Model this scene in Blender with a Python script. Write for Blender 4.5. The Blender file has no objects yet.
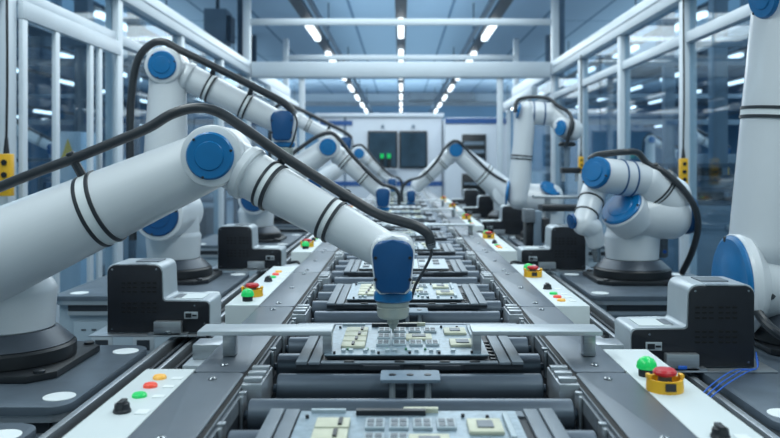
import bpy, bmesh, math, random
from mathutils import Vector, Matrix
random.seed(4)
SC = bpy.context.scene
COL = SC.collection
PI = math.pi
CZ = 1.35                     # camera height (the floor is z = 0)
# ------------------------------------------------------------------ camera
cd = bpy.data.cameras.new('camera'); cam = bpy.data.objects.new('camera', cd); COL.objects.link(cam)
cam.location = (0, 0, CZ); cam.rotation_euler = (PI/2, 0, 0)
cd.sensor_width = 36; cd.lens = 800/780*36
cd.shift_x = -11/780; cd.shift_y = -56/780
cd.clip_start = .05; cd.clip_end = 200
cd.dof.use_dof = True; cd.dof.focus_distance = 1.9; cd.dof.aperture_fstop = 4.4
SC.camera = cam
# ------------------------------------------------------------------ world, light, exposure
w = bpy.data.worlds.new('world'); SC.world = w; w.use_nodes = True
bg = w.node_tree.nodes['Background']; bg.inputs[0].default_value = (.56, .82, .92, 1); bg.inputs[1].default_value = .42
SC.view_settings.view_transform = 'Standard'; SC.view_settings.look = 'None'
SC.view_settings.exposure = -0.16; SC.view_settings.gamma = 1
SC.view_settings.use_curve_mapping = False
def area(name, loc, sx, sy, power, rot=(0, 0, 0), col=(.87, .97, .985)):
    l = bpy.data.lights.new(name, 'AREA'); l.shape = 'RECTANGLE'; l.size = sx; l.size_y = sy
    l.energy = power; l.color = col
    o = bpy.data.objects.new(name, l); o.location = loc; o.rotation_euler = rot; COL.objects.link(o); return o
area('line_light', (-1.45, 1.4, 3.45), .5, 4.5, 80)
area('line_light', (1.45, 1.4, 3.45), .5, 4.5, 80)
area('line_light', (0, 7, 3.45), 3.2, 6, 175)
area('line_light', (0, 19, 3.4), 3.2, 12, 330)
area('line_light', (0, 11.6, 3.3), 3.2, 2.4, 95)  # extra fill added to brighten the white machine fronts
area('far_fill', (0, 31, 3.3), 16, 4, 500)  # added fill that brightens the far end of the hall
area('far_fill', (0, 30.5, 3.2), 18, 1.2, 420, (math.radians(98), 0, 0))  # added fill aimed at the far wall, no such lamp hangs there
area('side_fill', (-6, 9, 3.4), 3, 14, 440)  # added fill to brighten the space outside the left partition
area('side_fill', (6, 9, 3.4), 3, 14, 440)  # added fill to brighten the space outside the right partition
for x in (-6, 0, 6):
    area('ceiling_fill', (x, 20, 3.62), 3.5, 31, 300, (PI, 0, 0), (.64, .86, .97))  # added upward fill that brightens the ceiling

# ------------------------------------------------------------------ materials
def srgb(c):
    return tuple(((v/255)/12.92 if v/255 <= .04045 else ((v/255+.055)/1.055)**2.4) for v in c) + (1,)
def mat(name, c, rough=.5, metal=0, var=.06, scale=6, emit=None, es=0, bump=0, coat=0, stretch=None):
    m = bpy.data.materials.new(name); m.use_nodes = True
    nt = m.node_tree; b = nt.nodes['Principled BSDF']
    b.inputs['Roughness'].default_value = rough; b.inputs['Metallic'].default_value = metal
    if coat: b.inputs['Coat Weight'].default_value = coat
    col = srgb(c)
    tc = nt.nodes.new('ShaderNodeTexCoord'); n = nt.nodes.new('ShaderNodeTexNoise'); n.inputs['Scale'].default_value = scale
    n.inputs['Detail'].default_value = 4
    if stretch:
        mp = nt.nodes.new('ShaderNodeMapping'); mp.inputs['Scale'].default_value = stretch
        nt.links.new(tc.outputs['Object'], mp.inputs[0]); nt.links.new(mp.outputs[0], n.inputs['Vector'])
    else: nt.links.new(tc.outputs['Object'], n.inputs['Vector'])
    r = nt.nodes.new('ShaderNodeValToRGB')
    r.color_ramp.elements[0].position = .3; r.color_ramp.elements[1].position = .7
    r.color_ramp.elements[0].color = tuple(v*(1-var) for v in col[:3]) + (1,)
    r.color_ramp.elements[1].color = tuple(min(1, v*(1+var)) for v in col[:3]) + (1,)
    nt.links.new(n.outputs['Fac'], r.inputs[0]); nt.links.new(r.outputs[0], b.inputs['Base Color'])
    if emit:
        b.inputs['Emission Color'].default_value = srgb(emit); b.inputs['Emission Strength'].default_value = es
    if bump:
        bp = nt.nodes.new('ShaderNodeBump'); bp.inputs['Strength'].default_value = bump; bp.inputs['Distance'].default_value = .002
        nt.links.new(n.outputs['Fac'], bp.inputs['Height']); nt.links.new(bp.outputs[0], b.inputs['Normal'])
    return m
M = {}
M['white'] = mat('white_robot_paint', (216, 221, 226), .32, 0, .03, 3, coat=.3)
M['blue'] = mat('blue_cap_plastic', (6, 108, 166), .34, 0, .08, 20)
M['navy'] = mat('navy_cap_plastic', (6, 74, 126), .38, 0, .06, 14)
M['black'] = mat('black_coated_metal', (26, 30, 35), .42, 0, .2, 30)
M['rubber'] = mat('black_rubber_conduit', (44, 49, 55), .38, 0, .15, 60)
M['panel_black'] = mat('black_powder_coat', (24, 28, 36), .5, 0, .15, 40)
M['silver'] = mat('brushed_aluminium', (176, 182, 188), .33, .75, .08, 8, stretch=(1, 30, 30))
M['silver_paint'] = mat('silver_case_paint', (178, 187, 194), .38, .35, .05, 10)
M['steel'] = mat('machined_steel', (150, 156, 160), .25, .95, .08, 60)
M['plate'] = mat('dark_grey_plate', (104, 113, 123), .42, .45, .1, 5, bump=.1)
M['roller'] = mat('dark_roller_sleeve', (92, 103, 115), .3, .5, .08, 12, stretch=(1, 12, 12))
M['pallet'] = mat('grey_pallet_plastic', (116, 126, 136), .5, .1, .1, 18)
M['pallet_dark'] = mat('black_pallet_plastic', (40, 46, 54), .5, 0, .15, 18)
M['console'] = mat('pale_console_paint', (205, 214, 216), .5, 0, .03, 4)
M['table'] = mat('grey_table_top', (92, 104, 116), .42, .25, .14, 14, bump=.15)
M['cabinet'] = mat('pale_cabinet_paint', (150, 166, 178), .5, 0, .06, 4)
M['cone'] = mat('dark_grey_cone', (74, 82, 92), .38, .3, .08, 20)
M['nozzle'] = mat('satin_nozzle_metal', (176, 182, 176), .35, .45, .06, 30)
M['duct'] = mat('dark_cable_duct', (38, 44, 52), .5, .1, .2, 20)
M['frame'] = mat('white_aluminium_frame', (196, 206, 214), .4, .1, .04, 3)
M['gap'] = mat('black_gap', (4, 5, 8), .7, 0, .2, 10)
M['dot'] = mat('white_cover_disc', (228, 234, 236), .5, 0, .03, 20)
M['yellow'] = mat('yellow_plastic', (232, 178, 40), .4, 0, .05, 30)
M['red'] = mat('red_mushroom', (190, 30, 40), .35, 0, .05, 30)
M['green_lit'] = mat('lit_green_lens', (20, 190, 95), .3, 0, .03, 30, (40, 235, 120), .22)
M['red_lit'] = mat('lit_red_lens', (230, 80, 60), .3, 0, .03, 30, (255, 80, 50), .2)
M['amber_lit'] = mat('lit_amber_lens', (235, 180, 80), .3, 0, .03, 30, (255, 180, 70), .2)
M['pcb'] = mat('pale_blue_board', (132, 151, 164), .35, .15, .22, 90)
M['pcb_cream'] = mat('cream_component', (198, 199, 178), .5, 0, .06, 60)
M['chip_light'] = mat('pale_component', (170, 184, 192), .45, .1, .08, 60)
M['chip_grey'] = mat('grey_chip', (104, 112, 120), .45, .1, .15, 80)
M['chip_dark'] = mat('black_chip', (28, 32, 38), .4, 0, .15, 60)
M['pcb_green'] = mat('green_component', (70, 130, 100), .5, 0, .1, 60)
M['wire'] = mat('blue_wire', (40, 100, 200), .45, 0, .05, 60)
M['tube'] = mat('lit_tube', (255, 255, 255), .4, 0, 0, 5, (236, 246, 250), 2.6)
M['track'] = mat('dark_light_track', (52, 64, 76), .5, .2, .1, 4)
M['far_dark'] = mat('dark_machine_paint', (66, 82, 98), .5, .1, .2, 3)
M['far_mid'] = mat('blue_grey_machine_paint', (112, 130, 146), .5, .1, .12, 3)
M['machine'] = mat('white_machine_paint', (200, 208, 218), .45, 0, .03, 2)
M['screen'] = mat('machine_window', (44, 66, 82), .12, 0, .35, 2.5)
M['sign'] = mat('yellow_sign', (236, 190, 50), .5, 0, .05, 10)
def glass_mat():
    m = bpy.data.materials.new('clear_glass'); m.use_nodes = True; nt = m.node_tree
    for n in list(nt.nodes): nt.nodes.remove(n)
    out = nt.nodes.new('ShaderNodeOutputMaterial'); mx = nt.nodes.new('ShaderNodeMixShader')
    t = nt.nodes.new('ShaderNodeBsdfTransparent'); g = nt.nodes.new('ShaderNodeBsdfGlossy'); lw = nt.nodes.new('ShaderNodeLayerWeight'); pw = nt.nodes.new('ShaderNodeMath'); pw.operation = 'POWER'; f = nt.nodes.new('ShaderNodeMath'); f.operation = 'MULTIPLY_ADD'
    ns = nt.nodes.new('ShaderNodeTexNoise'); ns.inputs['Scale'].default_value = 1.5
    rp = nt.nodes.new('ShaderNodeValToRGB')
    rp.color_ramp.elements[0].color = (.74, .85, .92, 1); rp.color_ramp.elements[1].color = (.80, .90, .96, 1)
    nt.links.new(ns.outputs['Fac'], rp.inputs[0]); nt.links.new(rp.outputs[0], t.inputs[0])
    pw.inputs[1].default_value = 4; f.inputs[1].default_value = .45; f.inputs[2].default_value = .02
    nt.links.new(lw.outputs['Facing'], pw.inputs[0]); nt.links.new(pw.outputs[0], f.inputs[0]); g.inputs['Roughness'].default_value = .03
    nt.links.new(f.outputs[0], mx.inputs[0]); nt.links.new(t.outputs[0], mx.inputs[1]); nt.links.new(g.outputs[0], mx.inputs[2])
    nt.links.new(mx.outputs[0], out.inputs[0]); return m
M['glass'] = glass_mat()
def ceiling_mat():
    m = mat('ceiling_panels', (150, 176, 200), .7, 0, .05, 1)
    nt = m.node_tree; b = nt.nodes['Principled BSDF']
    br = nt.nodes.new('ShaderNodeTexBrick'); tc = nt.nodes.new('ShaderNodeTexCoord')
    br.offset = 0; br.inputs['Scale'].default_value = 1; br.inputs['Brick Width'].default_value = 1.05; br.inputs['Row Height'].default_value = 6
    br.inputs['Mortar Size'].default_value = .03
    br.inputs['Color1'].default_value = srgb((150, 178, 202)); br.inputs['Color2'].default_value = srgb((158, 184, 208)); br.inputs['Mortar'].default_value = srgb((76, 112, 146))
    nt.links.new(tc.outputs['Object'], br.inputs['Vector']); nt.links.new(br.outputs['Color'], b.inputs['Base Color']); return m
M['ceiling'] = ceiling_mat()
M['floor'] = mat('grey_floor', (120, 134, 146), .3, 0, .08, .8)
M['wall_side'] = mat('blue_side_wall', (84, 122, 152), .6, 0, .15, .5)
M['wall_far'] = mat('pale_blue_wall', (156, 180, 200), .6, 0, .05, .5)
M['band'] = mat('blue_wall_band', (92, 134, 168), .6, 0, .05, .5)
M['blue_trim'] = mat('blue_trim_paint', (42, 84, 142), .5, 0, .05, 2)

# ------------------------------------------------------------------ helpers
ORG = {}
def P(px, py, Y): return Vector(((px-401)/800*Y, Y, CZ-(py-163)/800*Y))
def V(*a): return Vector(a)
def empty(name, loc, label=None, cat=None, group=None, kind=None):
    o = bpy.data.objects.new(name, None); COL.objects.link(o); o.location = loc; o.empty_display_size = .1
    ORG[o.name] = Vector(loc); return tag(o, label, cat, group, kind)
def tag(o, label=None, cat=None, group=None, kind=None):
    if label: o['label'] = label
    if cat: o['category'] = cat
    if group: o['group'] = group
    if kind: o['kind'] = kind
    return o
class MB:
    def __init__(s): s.bm = bmesh.new(); s.mi = 0; s.mats = []
    def use(s, m):
        if m not in s.mats: s.mats.append(m)
        s.mi = s.mats.index(m); return s
    def face(s, vs):
        try: f = s.bm.faces.new(vs); f.material_index = s.mi
        except ValueError: pass
    def box(s, x0, x1, y0, y1, z0, z1, bev=0):
        n0 = set(s.bm.faces)
        v = [s.bm.verts.new((x, y, z)) for x in (x0, x1) for y in (y0, y1) for z in (z0, z1)]
        for f in ((0,1,3,2),(4,6,7,5),(0,4,5,1),(2,3,7,6),(0,2,6,4),(1,5,7,3)): s.face([v[i] for i in f])
        if bev:
            es = {e for vv in v for e in vv.link_edges}
            r = bmesh.ops.bevel(s.bm, geom=list(es), offset=bev, segments=2, profile=.5, affect='EDGES')
            for f in r['faces']: f.material_index = s.mi
        return s
    def prism(s, pts, axis, a, b, bev=0, seg=2):
        """pts: 2D outline; axis 'y': pts are (x, z), extruded from y=a to b; 'z': pts are (x, y)"""
        def mk(p, t): return (p[0], t, p[1]) if axis == 'y' else (p[0], p[1], t) if axis == 'z' else (t, p[0], p[1])
        A = [s.bm.verts.new(mk(p, a)) for p in pts]; B = [s.bm.verts.new(mk(p, b)) for p in pts]
        n = len(pts); s.face(A[::-1]); s.face(B)
        for i in range(n): s.face([A[i], A[(i+1) % n], B[(i+1) % n], B[i]])
        if bev:
            es = [e for e in s.bm.edges if (all(v in A for v in e.verts) or all(v in B for v in e.verts)) ]
            sa = set(A) | set(B)
            bmesh.ops.bevel(s.bm, geom=es, offset=bev, segments=seg, profile=.5, affect='EDGES', material=s.mi)
        return s
    def lathe(s, c, axis, prof, seg=32):
        """prof: (radius, height along the axis)"""
        c = Vector(c); ax = Vector(axis).normalized()
        u = ax.cross(Vector((0, 0, 1)) if abs(ax.z) < .9 else Vector((1, 0, 0))).normalized(); v = ax.cross(u)
        rings = []
        for r, h in prof:
            if r < 1e-6: rings.append([s.bm.verts.new(c+ax*h)])
            else: rings.append([s.bm.verts.new(c+ax*h+u*(r*math.cos(2*PI*i/seg))+v*(r*math.sin(2*PI*i/seg))) for i in range(seg)])
        for A, B in zip(rings, rings[1:]):
            for i in range(seg):
                j = (i+1) % seg
                if len(A) == 1 and len(B) == 1: continue
                if len(A) == 1: s.face([A[0], B[i], B[j]])
                elif len(B) == 1: s.face([A[i], B[0], A[j]])
                else: s.face([A[i], B[i], B[j], A[j]])
        if len(rings[0]) > 1: s.face(rings[0])
        if len(rings[-1]) > 1: s.face(rings[-1][::-1])
        return s
    def cyl(s, p0, p1, r0, r1=None, seg=20, bev=0):
        r1 = r0 if r1 is None else r1
        p0 = Vector(p0); p1 = Vector(p1); L = (p1-p0).length
        pr = [(r0, 0), (r1, L)] if not bev else [(r0-bev, 0), (r0, bev), (r1, L-bev), (r1-bev, L)]
        return s.lathe(p0, p1-p0, pr, seg)
    def limb(s, p0, r0, p1, r1, seg=36, f=.85):
        """tapered tube with rounded ends"""
        p0 = Vector(p0); p1 = Vector(p1); L = (p1-p0).length
        pr = [(r0*math.sin(a), -r0*f*math.cos(a)) for a in [PI/2*k/8 for k in range(9)]]
        pr += [(r0+(r1-r0)*t, L*t) for t in (.25, .5, .75)]
        pr += [(r1*math.cos(a), L+r1*f*math.sin(a)) for a in [PI/2*k/8 for k in range(9)]]
        pr[0] = (0, pr[0][1]); pr[-1] = (0, pr[-1][1])
        return s.lathe(p0, p1-p0, pr, seg)
    def ball(s, c, r, sz=1, seg=28):
        return s.lathe(c, (0, 0, 1), [(0, -r*sz)]+[(r*math.cos(a), r*sz*math.sin(a)) for a in [-PI/2+PI*k/14 for k in range(1, 14)]]+[(0, r*sz)], seg)
    def tube(s, pts, r, seg=12, sub=6):
        pts = [Vector(p) for p in pts]
        if sub > 1 and len(pts) > 2:
            q = []; e = [pts[0]*2-pts[1]]+pts+[pts[-1]*2-pts[-2]]
            for i in range(1, len(e)-2):
                a, b, c, d = e[i-1:i+3]
                for k in range(sub):
                    t = k/sub
                    q.append(.5*((2*b)+(c-a)*t+(2*a-5*b+4*c-d)*t*t+(3*b-a-3*c+d)*t**3))
            q.append(pts[-1]); pts = q
        rs = r if callable(r) else (lambda t: r)
        rings = []; u = None
        for i, p in enumerate(pts):
            d = (pts[min(i+1, len(pts)-1)]-pts[max(i-1, 0)]).normalized()
            if u is None: u = d.orthogonal().normalized()
            else: u = (u-d*u.dot(d)).normalized()
            v = d.cross(u); rr = rs(i/(len(pts)-1))
            rings.append([s.bm.verts.new(p+u*(rr*math.cos(2*PI*k/seg))+v*(rr*math.sin(2*PI*k/seg))) for k in range(seg)])
        for A, B in zip(rings, rings[1:]):
            for k in range(seg): s.face([A[k], A[(k+1) % seg], B[(k+1) % seg], B[k]])
        s.face(rings[0][::-1]); s.face(rings[-1]); return s
    def build(s, name, m=None, parent=None, loc=None, smooth=True):
        me = bpy.data.meshes.new(name); bmesh.ops.recalc_face_normals(s.bm, faces=s.bm.faces)
        org = ORG[parent.name] if parent else Vector(loc or (0, 0, 0))
        bmesh.ops.translate(s.bm, verts=s.bm.verts, vec=-org)
        s.bm.to_mesh(me); s.bm.free()
        for k in ([M[m]] if m else [M[x] for x in s.mats]): me.materials.append(k)
        if smooth:
            me.shade_smooth(); me.set_sharp_from_angle(angle=math.radians(32))
        o = bpy.data.objects.new(name, me); COL.objects.link(o)
        if parent: o.parent = parent
        else: o.location = org
        ORG[o.name] = org; return o
def copy_tree(o, parent=None):
    c = o.copy(); COL.objects.link(c)
    ORG[c.name] = ORG.get(o.name, Vector())
    if parent: c.parent = parent
    for ch in list(o.children): copy_tree(ch, c)
    return c
def copy_to(o, dloc, label, group=None, mirror=False):
    c = copy_tree(o); c.location = o.location+Vector(dloc); c['label'] = label
    if group: c['group'] = group
    return c
def Z(d): return CZ-d
def rrect(x0, x1, y0, y1, r, n=5):
    out = []
    for cx, cy, a0 in ((x1-r, y1-r, 0), (x0+r, y1-r, 90), (x0+r, y0+r, 180), (x1-r, y0+r, 270)):
        for k in range(n+1):
            a = math.radians(a0+90*k/n); out.append((cx+r*math.cos(a), cy+r*math.sin(a)))
    return out
def B(*a, **k): return MB().box(*a, **k)
CX = .017
TABLE_D = .51      # table tops lie this far below the camera
RAIL_D = .40       # conveyor side plates

# ================================================================== SETTING
def struct(name, mb, m): return tag(mb.build(name, m), kind='structure')
struct('floor', B(-15, 15, -3, 37, -.1, 0), 'floor')
struct('ceiling', B(-15, 15, .6, 37, CZ+3.2, CZ+3.3), 'ceiling')
struct('wall_left', B(-15.1, -15, -3, 37, 0, CZ+3.3), 'wall_side')
struct('wall_right', B(15, 15.1, -3, 37, 0, CZ+3.3), 'wall_side')
struct('wall_back', B(-15, 15, 36.9, 37, 0, CZ+3.3), 'wall_far')
struct('trim_1', B(-14.9, 14.9, 36.8, 36.89, 1, CZ+2.65), 'band')
struct('trim_2', B(-14.9, 14.9, 36.7, 36.79, CZ+2.62, CZ+2.8), 'far_mid')

# glass partitions on both sides of the line
PW = .045
def partition(sx, label):
    X = 1.9*sx
    t = empty('glass_partition', (X, 5, 0), label, 'partition')
    xa, xb = X-PW, X+PW
    posts = [2.29, 3.82, 5.3, 6.82, 8.35, 9.87, 13.2]
    for y in posts:
        top = CZ+2.05 if y in (9.87, 13.2) else CZ+1.08
        if y == 5.3 : top = CZ+1.08
        B(xa, xb, y-PW, y+PW, 0, top, bev=.006).build('post', 'frame', t)
    for a, b in zip(posts, posts[1:]):
        B(X-.03, X+.03, a+PW, b-PW, CZ+.79, CZ+.86, bev=.005).build('rail', 'frame', t)
        B(X-.03, X+.03, a+PW, b-PW, .08, .2, bev=.005).build('rail', 'frame', t)
        if a > 1:
            B(X-.004, X+.004, a+PW, b-PW, .2, CZ+.79).build('glass_pane', 'glass', t)
            B(X-.004, X+.004, a+PW, b-PW, CZ+.86, CZ+1.08).build('glass_pane', 'glass', t)
    tb = MB().box(X-.06, X+.06, 1.5, 13.3, CZ+1.081, CZ+1.24, bev=.01)
    tb.build('top_beam', 'frame', t)
    B(X-.064, X-.061, 1.5, 9.7, CZ+1.155, CZ+1.165).build('beam_groove', 'far_mid', t) if sx > 0 else B(X+.061, X+.064, 1.5, 9.7, CZ+1.155, CZ+1.165).build('beam_groove', 'far_mid', t)
    if sx < 0:            # the double door in the left partition
        d = empty('sliding_door', (X+.05, 4.5, 0)); d.parent = t; d.location = d.location-t.location
        x0, x1 = X+.046, X+.07
        for y in (3.9, 4.27, 4.74, 4.88, 5.2):
            B(x0, x1, y-.026, y+.026, .1, CZ+.699, bev=.004).build('stile', 'frame', d)
        B(x0-.002, x1+.003, 3.87, 5.228, CZ+.70, CZ+.79, bev=.004).build('head_rail', 'frame', d)
        B(x1, x1+.02, 4.82, 4.84, Z(.2), CZ+.1, bev=.004).build('handle', 'silver', d)
    return t
partition(-1, 'white framed glass partition with sliding door, left of the robot line')
partition(1, 'white framed glass partition right of the robot line, tall mullions')
def beam(name, x0, x1, y0, y1, z0, z1, label, m='frame', cat='beam', group=None, bev=.01):
    return tag(B(x0, x1, y0, y1, z0, z1, bev=bev).build(name, m, None, loc=((x0+x1)/2, (y0+y1)/2, z0)), label, cat, group)
beam('cross_beam', -1.83, 1.83, 9.78, 9.96, CZ+1.05, CZ+1.24, 'thick white cross beam spanning the line between both partitions')
beam('cross_tube', -1.853, 1.853, 9.85, 9.91, CZ+1.70, CZ+1.78, 'thin white tube crossing above the thick cross beam, near upper one')
beam('cross_tube', -1.853, 1.853, 13.17, 13.23, CZ+1.70, CZ+1.78, 'thin white tube crossing above the line, farther and lower in view')
for sx, wd in ((-1, 'left'), (1, 'right')):
    beam('hanger_post', sx*1.22-.035, sx*1.22+.035, 9.82, 9.89, 0, CZ+1.048, 'slim white post under the thick cross beam, %s of the white machines' % wd, cat='post')
    t = empty('guide_rail', (sx*1.7, 10.2, 0), 'white rail on posts beyond the thick cross beam, %s side' % wd, 'rail')
    B(sx*1.7-.04, sx*1.7+.04, 10.2, 13.3, CZ+.86, CZ+.98, bev=.01).build('rail_bar', 'frame', t)
    for y in (10.6, 12.6): B(sx*1.7-.03, sx*1.7+.03, y, y+.06, 0, CZ+.859).build('post', 'frame', t)

# ------------------------------------------------------------------ ceiling strips
def light_track(X, y0, y1, label, segs, which, dz=0):
    t = empty('light_track', (X, y0, CZ+2.25+dz), label, 'light track')
    B(X-.085, X+.085, y0, y1, CZ+2.22+dz, CZ+2.28+dz).build('channel', 'track', t)
    if abs(X) < 2 and X: B(X-.2*(1 if X > 0 else -1)-.03, X-.2*(1 if X > 0 else -1)+.03, y0, y1, CZ+2.20+dz, CZ+2.26+dz).build('side_rail', 'far_mid', t)
    for y in range(int(y0)+2, int(y1), 6):
        MB().cyl((X, y, CZ+2.28+dz), (X, y, CZ+3.195), .012, seg=8).build('suspension_rod', 'track', t)
    n = 0
    for y in segs:
        n += 1
        o = MB()
        o.use('tube').prism(rrect(X-.048, X+.048, y, y+1.6, .045), 'z', CZ+2.13+dz, CZ+2.2+dz, bev=.015)
        o = o.build('tube_light', None, None, loc=(X, y, CZ+2.2+dz))
        ordn = ['nearest', 'second', 'third', 'fourth', 'fifth', 'sixth', 'seventh', 'eighth', 'ninth', 'tenth'][n-1]
        tag(o, 'glowing white tube light, %s from the camera on the %s track' % (ordn, which), 'ceiling light', 'tube lights on the %s track' % which)
S = [12.1+3.35*k for k in range(7)]
light_track(0, 8, 36, 'dark suspended light track running along the middle of the ceiling', S, 'middle')
light_track(-1.45, 8, 36, 'dark suspended light track just left of the middle one', [y+.3 for y in S], 'middle-left')
light_track(1.45, 8, 36, 'dark suspended light track just right of the middle one', [y+.3 for y in S], 'middle-right')
for sx, wd in ((-1, 'left'), (1, 'right')):
    light_track(sx*4.4, 7, 36, 'dark light track seen through the %s partition, nearest row' % wd, [8.2+3.35*k for k in range(8)], 'first outer %s' % wd)
    light_track(sx*6.8, 9, 36, 'dark light track seen through the %s partition, second row' % wd, [12.6+3.35*k for k in range(7)], 'second outer %s' % wd)
    light_track(sx*9, 12, 36, 'dark light track third from the %s partition outward' % wd, [14+3.35*k for k in range(6)], 'third outer %s' % wd)
    light_track(sx*11, 14, 36, 'added low light track imitating glass reflections, second from the %s side wall' % wd, [15+3*k for k in range(7)], 'added low inner %s side wall' % wd, dz=-.6)  # added low row, stands in for tube reflections in the glass
    light_track(sx*13, 16, 36, 'added low light track imitating glass reflections, nearest the %s side wall' % wd, [17+3*k for k in range(6)], 'added low outer %s side wall' % wd, dz=-.6)  # second added row for the same tube reflections

# ------------------------------------------------------------------ far machines
def far_machine():
    t = empty('white_machine', (-.1, 14, 0), 'long white enclosed machine with two square dark windows at the end of the line', 'machine')
    MB().box(-1.45, .72, 14, 16, 0, CZ+.80, bev=.02).build('housing', 'machine', t)
    B(-1.5, .75, 13.96, 16, CZ+.801, CZ+.87, bev=.01).build('roof_edge', 'machine', t)
    for x0, x1 in ((-.58, -.06), (-.03, .46)):
        a = (x0, x1)
        f = MB().box(x0, x1, 13.95, 13.999, Z(.09), CZ+.56, bev=.01).build('window', 'black', t)
        B(x0+.03, x1-.03, 13.943, 13.949, Z(.06), CZ+.53).build('pane', 'screen', f)
        MB().lathe(((x0+x1)/2, 13.99, CZ+.64), (0, -1, 0), [(.03, 0), (.03, .02)], 12).build('lamp', 'far_mid', t)
    B(-1.45, .72, 13.985, 13.999, Z(.40), Z(.32)).build('blue_stripe', 'blue_trim', t)
    B(-1.42, -.85, 13.985, 13.999, CZ+.66, CZ+.74).build('blue_top_stripe', 'blue_trim', t)
    B(-1.0, -.96, 13.99, 13.999, 0.1, CZ+.8).build('seam', 'far_mid', t)
    B(-.58, -.06, 13.8, 13.94, Z(.11), Z(.092)).build('sill', 'machine', t)
    for x in (-.33, -.21):
        o = MB().cyl((x, 13.87, Z(.0915)), (x, 13.87, CZ+.08), .03, seg=12).build('lamp_stem', 'black', t)
        MB().cyl((x, 13.87, CZ+.081), (x, 13.87, CZ+.16), .032, seg=12).build('green_lamp', 'green_lit', o)
    t2 = empty('white_machine', (1.3, 13.2, 0), 'white machine with louvred window and blue top trim beside right post', 'machine')
    B(.74, 1.8, 13.4, 15.5, 0, CZ+.76, bev=.02).build('housing', 'machine', t2)
    B(.74, 1.8, 13.385, 13.399, CZ+.66, CZ+.75).build('blue_top_stripe', 'blue_trim', t2)
    f = B(1.02, 1.42, 13.36, 13.399, CZ-.05, CZ+.48, bev=.008).build('window', 'black', t2)
    b = MB()
    for k in range(3): b.box(1.05, 1.39, 13.35, 13.358, CZ+.02+.14*k, CZ+.08+.14*k)
    b.build('louvre', 'far_mid', f)
    f = B(1.02, 1.42, 13.36, 13.399, Z(.55), Z(.18), bev=.008).build('opening', 'black', t2)
    B(1.05, 1.39, 13.3, 13.355, Z(.36), Z(.33)).build('shelf', 'far_mid', f)
far_machine()

# ------------------------------------------------------------------ things outside the partitions
def cabinet_thing(x0, x1, y0, y1, z1, m, label, sign=False, name='control_cabinet', handles=True):
    t = empty(name, ((x0+x1)/2, y0, 0), label, 'cabinet')
    B(x0, x1, y0, y1, .08, z1, bev=.01).build('body', m, t)
    B(x0+.02, x1-.02, y0+.02, y1-.02, 0, .079).build('plinth', 'duct', t)
    if sign:
        cx = (x0+x1)/2; z = z1-.14; q = min(.09, (x1-x0)*.35)
        s = MB().prism([(cx-q, z-.09), (cx+q, z-.09), (cx, z+.09)], 'y', y0-.006, y0-.001).build('warning_sign', 'sign', t)
    if handles:
        d = B(x0+.03, x1-.03, y0-.012, y0-.001, .14, min(.95, z1-.05), bev=.003).build('door', m, t)
        B((x0+x1)/2-.05, (x0+x1)/2+.05, y0-.03, y0-.013, .8, .84, bev=.003).build('handle', 'silver', d)
    return t
cabinet_thing(-2.42, -2.24, 5.6, 5.9, CZ+.22, 'machine', 'white cabinet with yellow warning triangle behind left glass door', True, handles=False)
cabinet_thing(-3.0, -2.66, 8.6, 9.2, CZ+.05, 'machine', 'pale cabinet standing outside the left partition, far', handles=True)
cabinet_thing(2.25, 3.2, 6.6, 7.4, Z(.35), 'far_mid', 'low grey cabinet with handle outside the right partition')
cabinet_thing(3.4, 3.9, 9, 9.6, CZ+.1, 'far_mid', 'tall blue-grey cabinet with yellow triangle outside right partition', True, handles=False)
def rack(x0, x1, y0, y1, z0, z1, label):
    t = empty('equipment_rack', ((x0+x1)/2, y0, z0), label, 'rack')
    for x in (x0, x1-.05):
        for y in (y0, y1-.05): B(x, x+.05, y, y+.05, z0, z1).build('upright', 'far_dark', t)
    n = 3
    for k in range(n+1):
        z = z0+(z1-z0-.04)*k/n; B(x0+.051, x1-.051, y0, y1, z, z+.035).build('shelf', 'far_dark', t)
    for k in range(n):
        z = z0+(z1-z0-.04)*k/n+.036
        B(x0+.1, x0+.1+(x1-x0)*random.uniform(.3, .5), y0+.05, y1-.1, z, z+(z1-z0)/n*.7, bev=.01).build('device', random.choice(['panel_black', 'far_mid']), t)
    MB().ball((x1-.12, y0-.0, z0+(z1-z0)*.62), .022).build('status_lamp', 'green_lit', t)
    return t
rack(2.3, 3.15, 6.62, 7.3, Z(.345), CZ+.0, 'dark equipment rack standing on the low grey cabinet, right side')
rack(3.3, 4.6, 8.0, 8.7, 0, CZ+.0, 'dark open equipment rack far outside the right partition')
rack(-4.4, -3.1, 7.4, 8.0, 0, CZ+.05, 'dark open equipment rack outside the left glass door')
rack(-2.75, -2.1, 9.6, 10.3, 0, Z(.0), 'dark equipment rack outside left partition near the cross beam')
rack(-3.0, -2.2, 6.6, 7.2, 0, Z(.12), 'dark equipment rack beyond the left glass, beside white cabinet')
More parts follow.
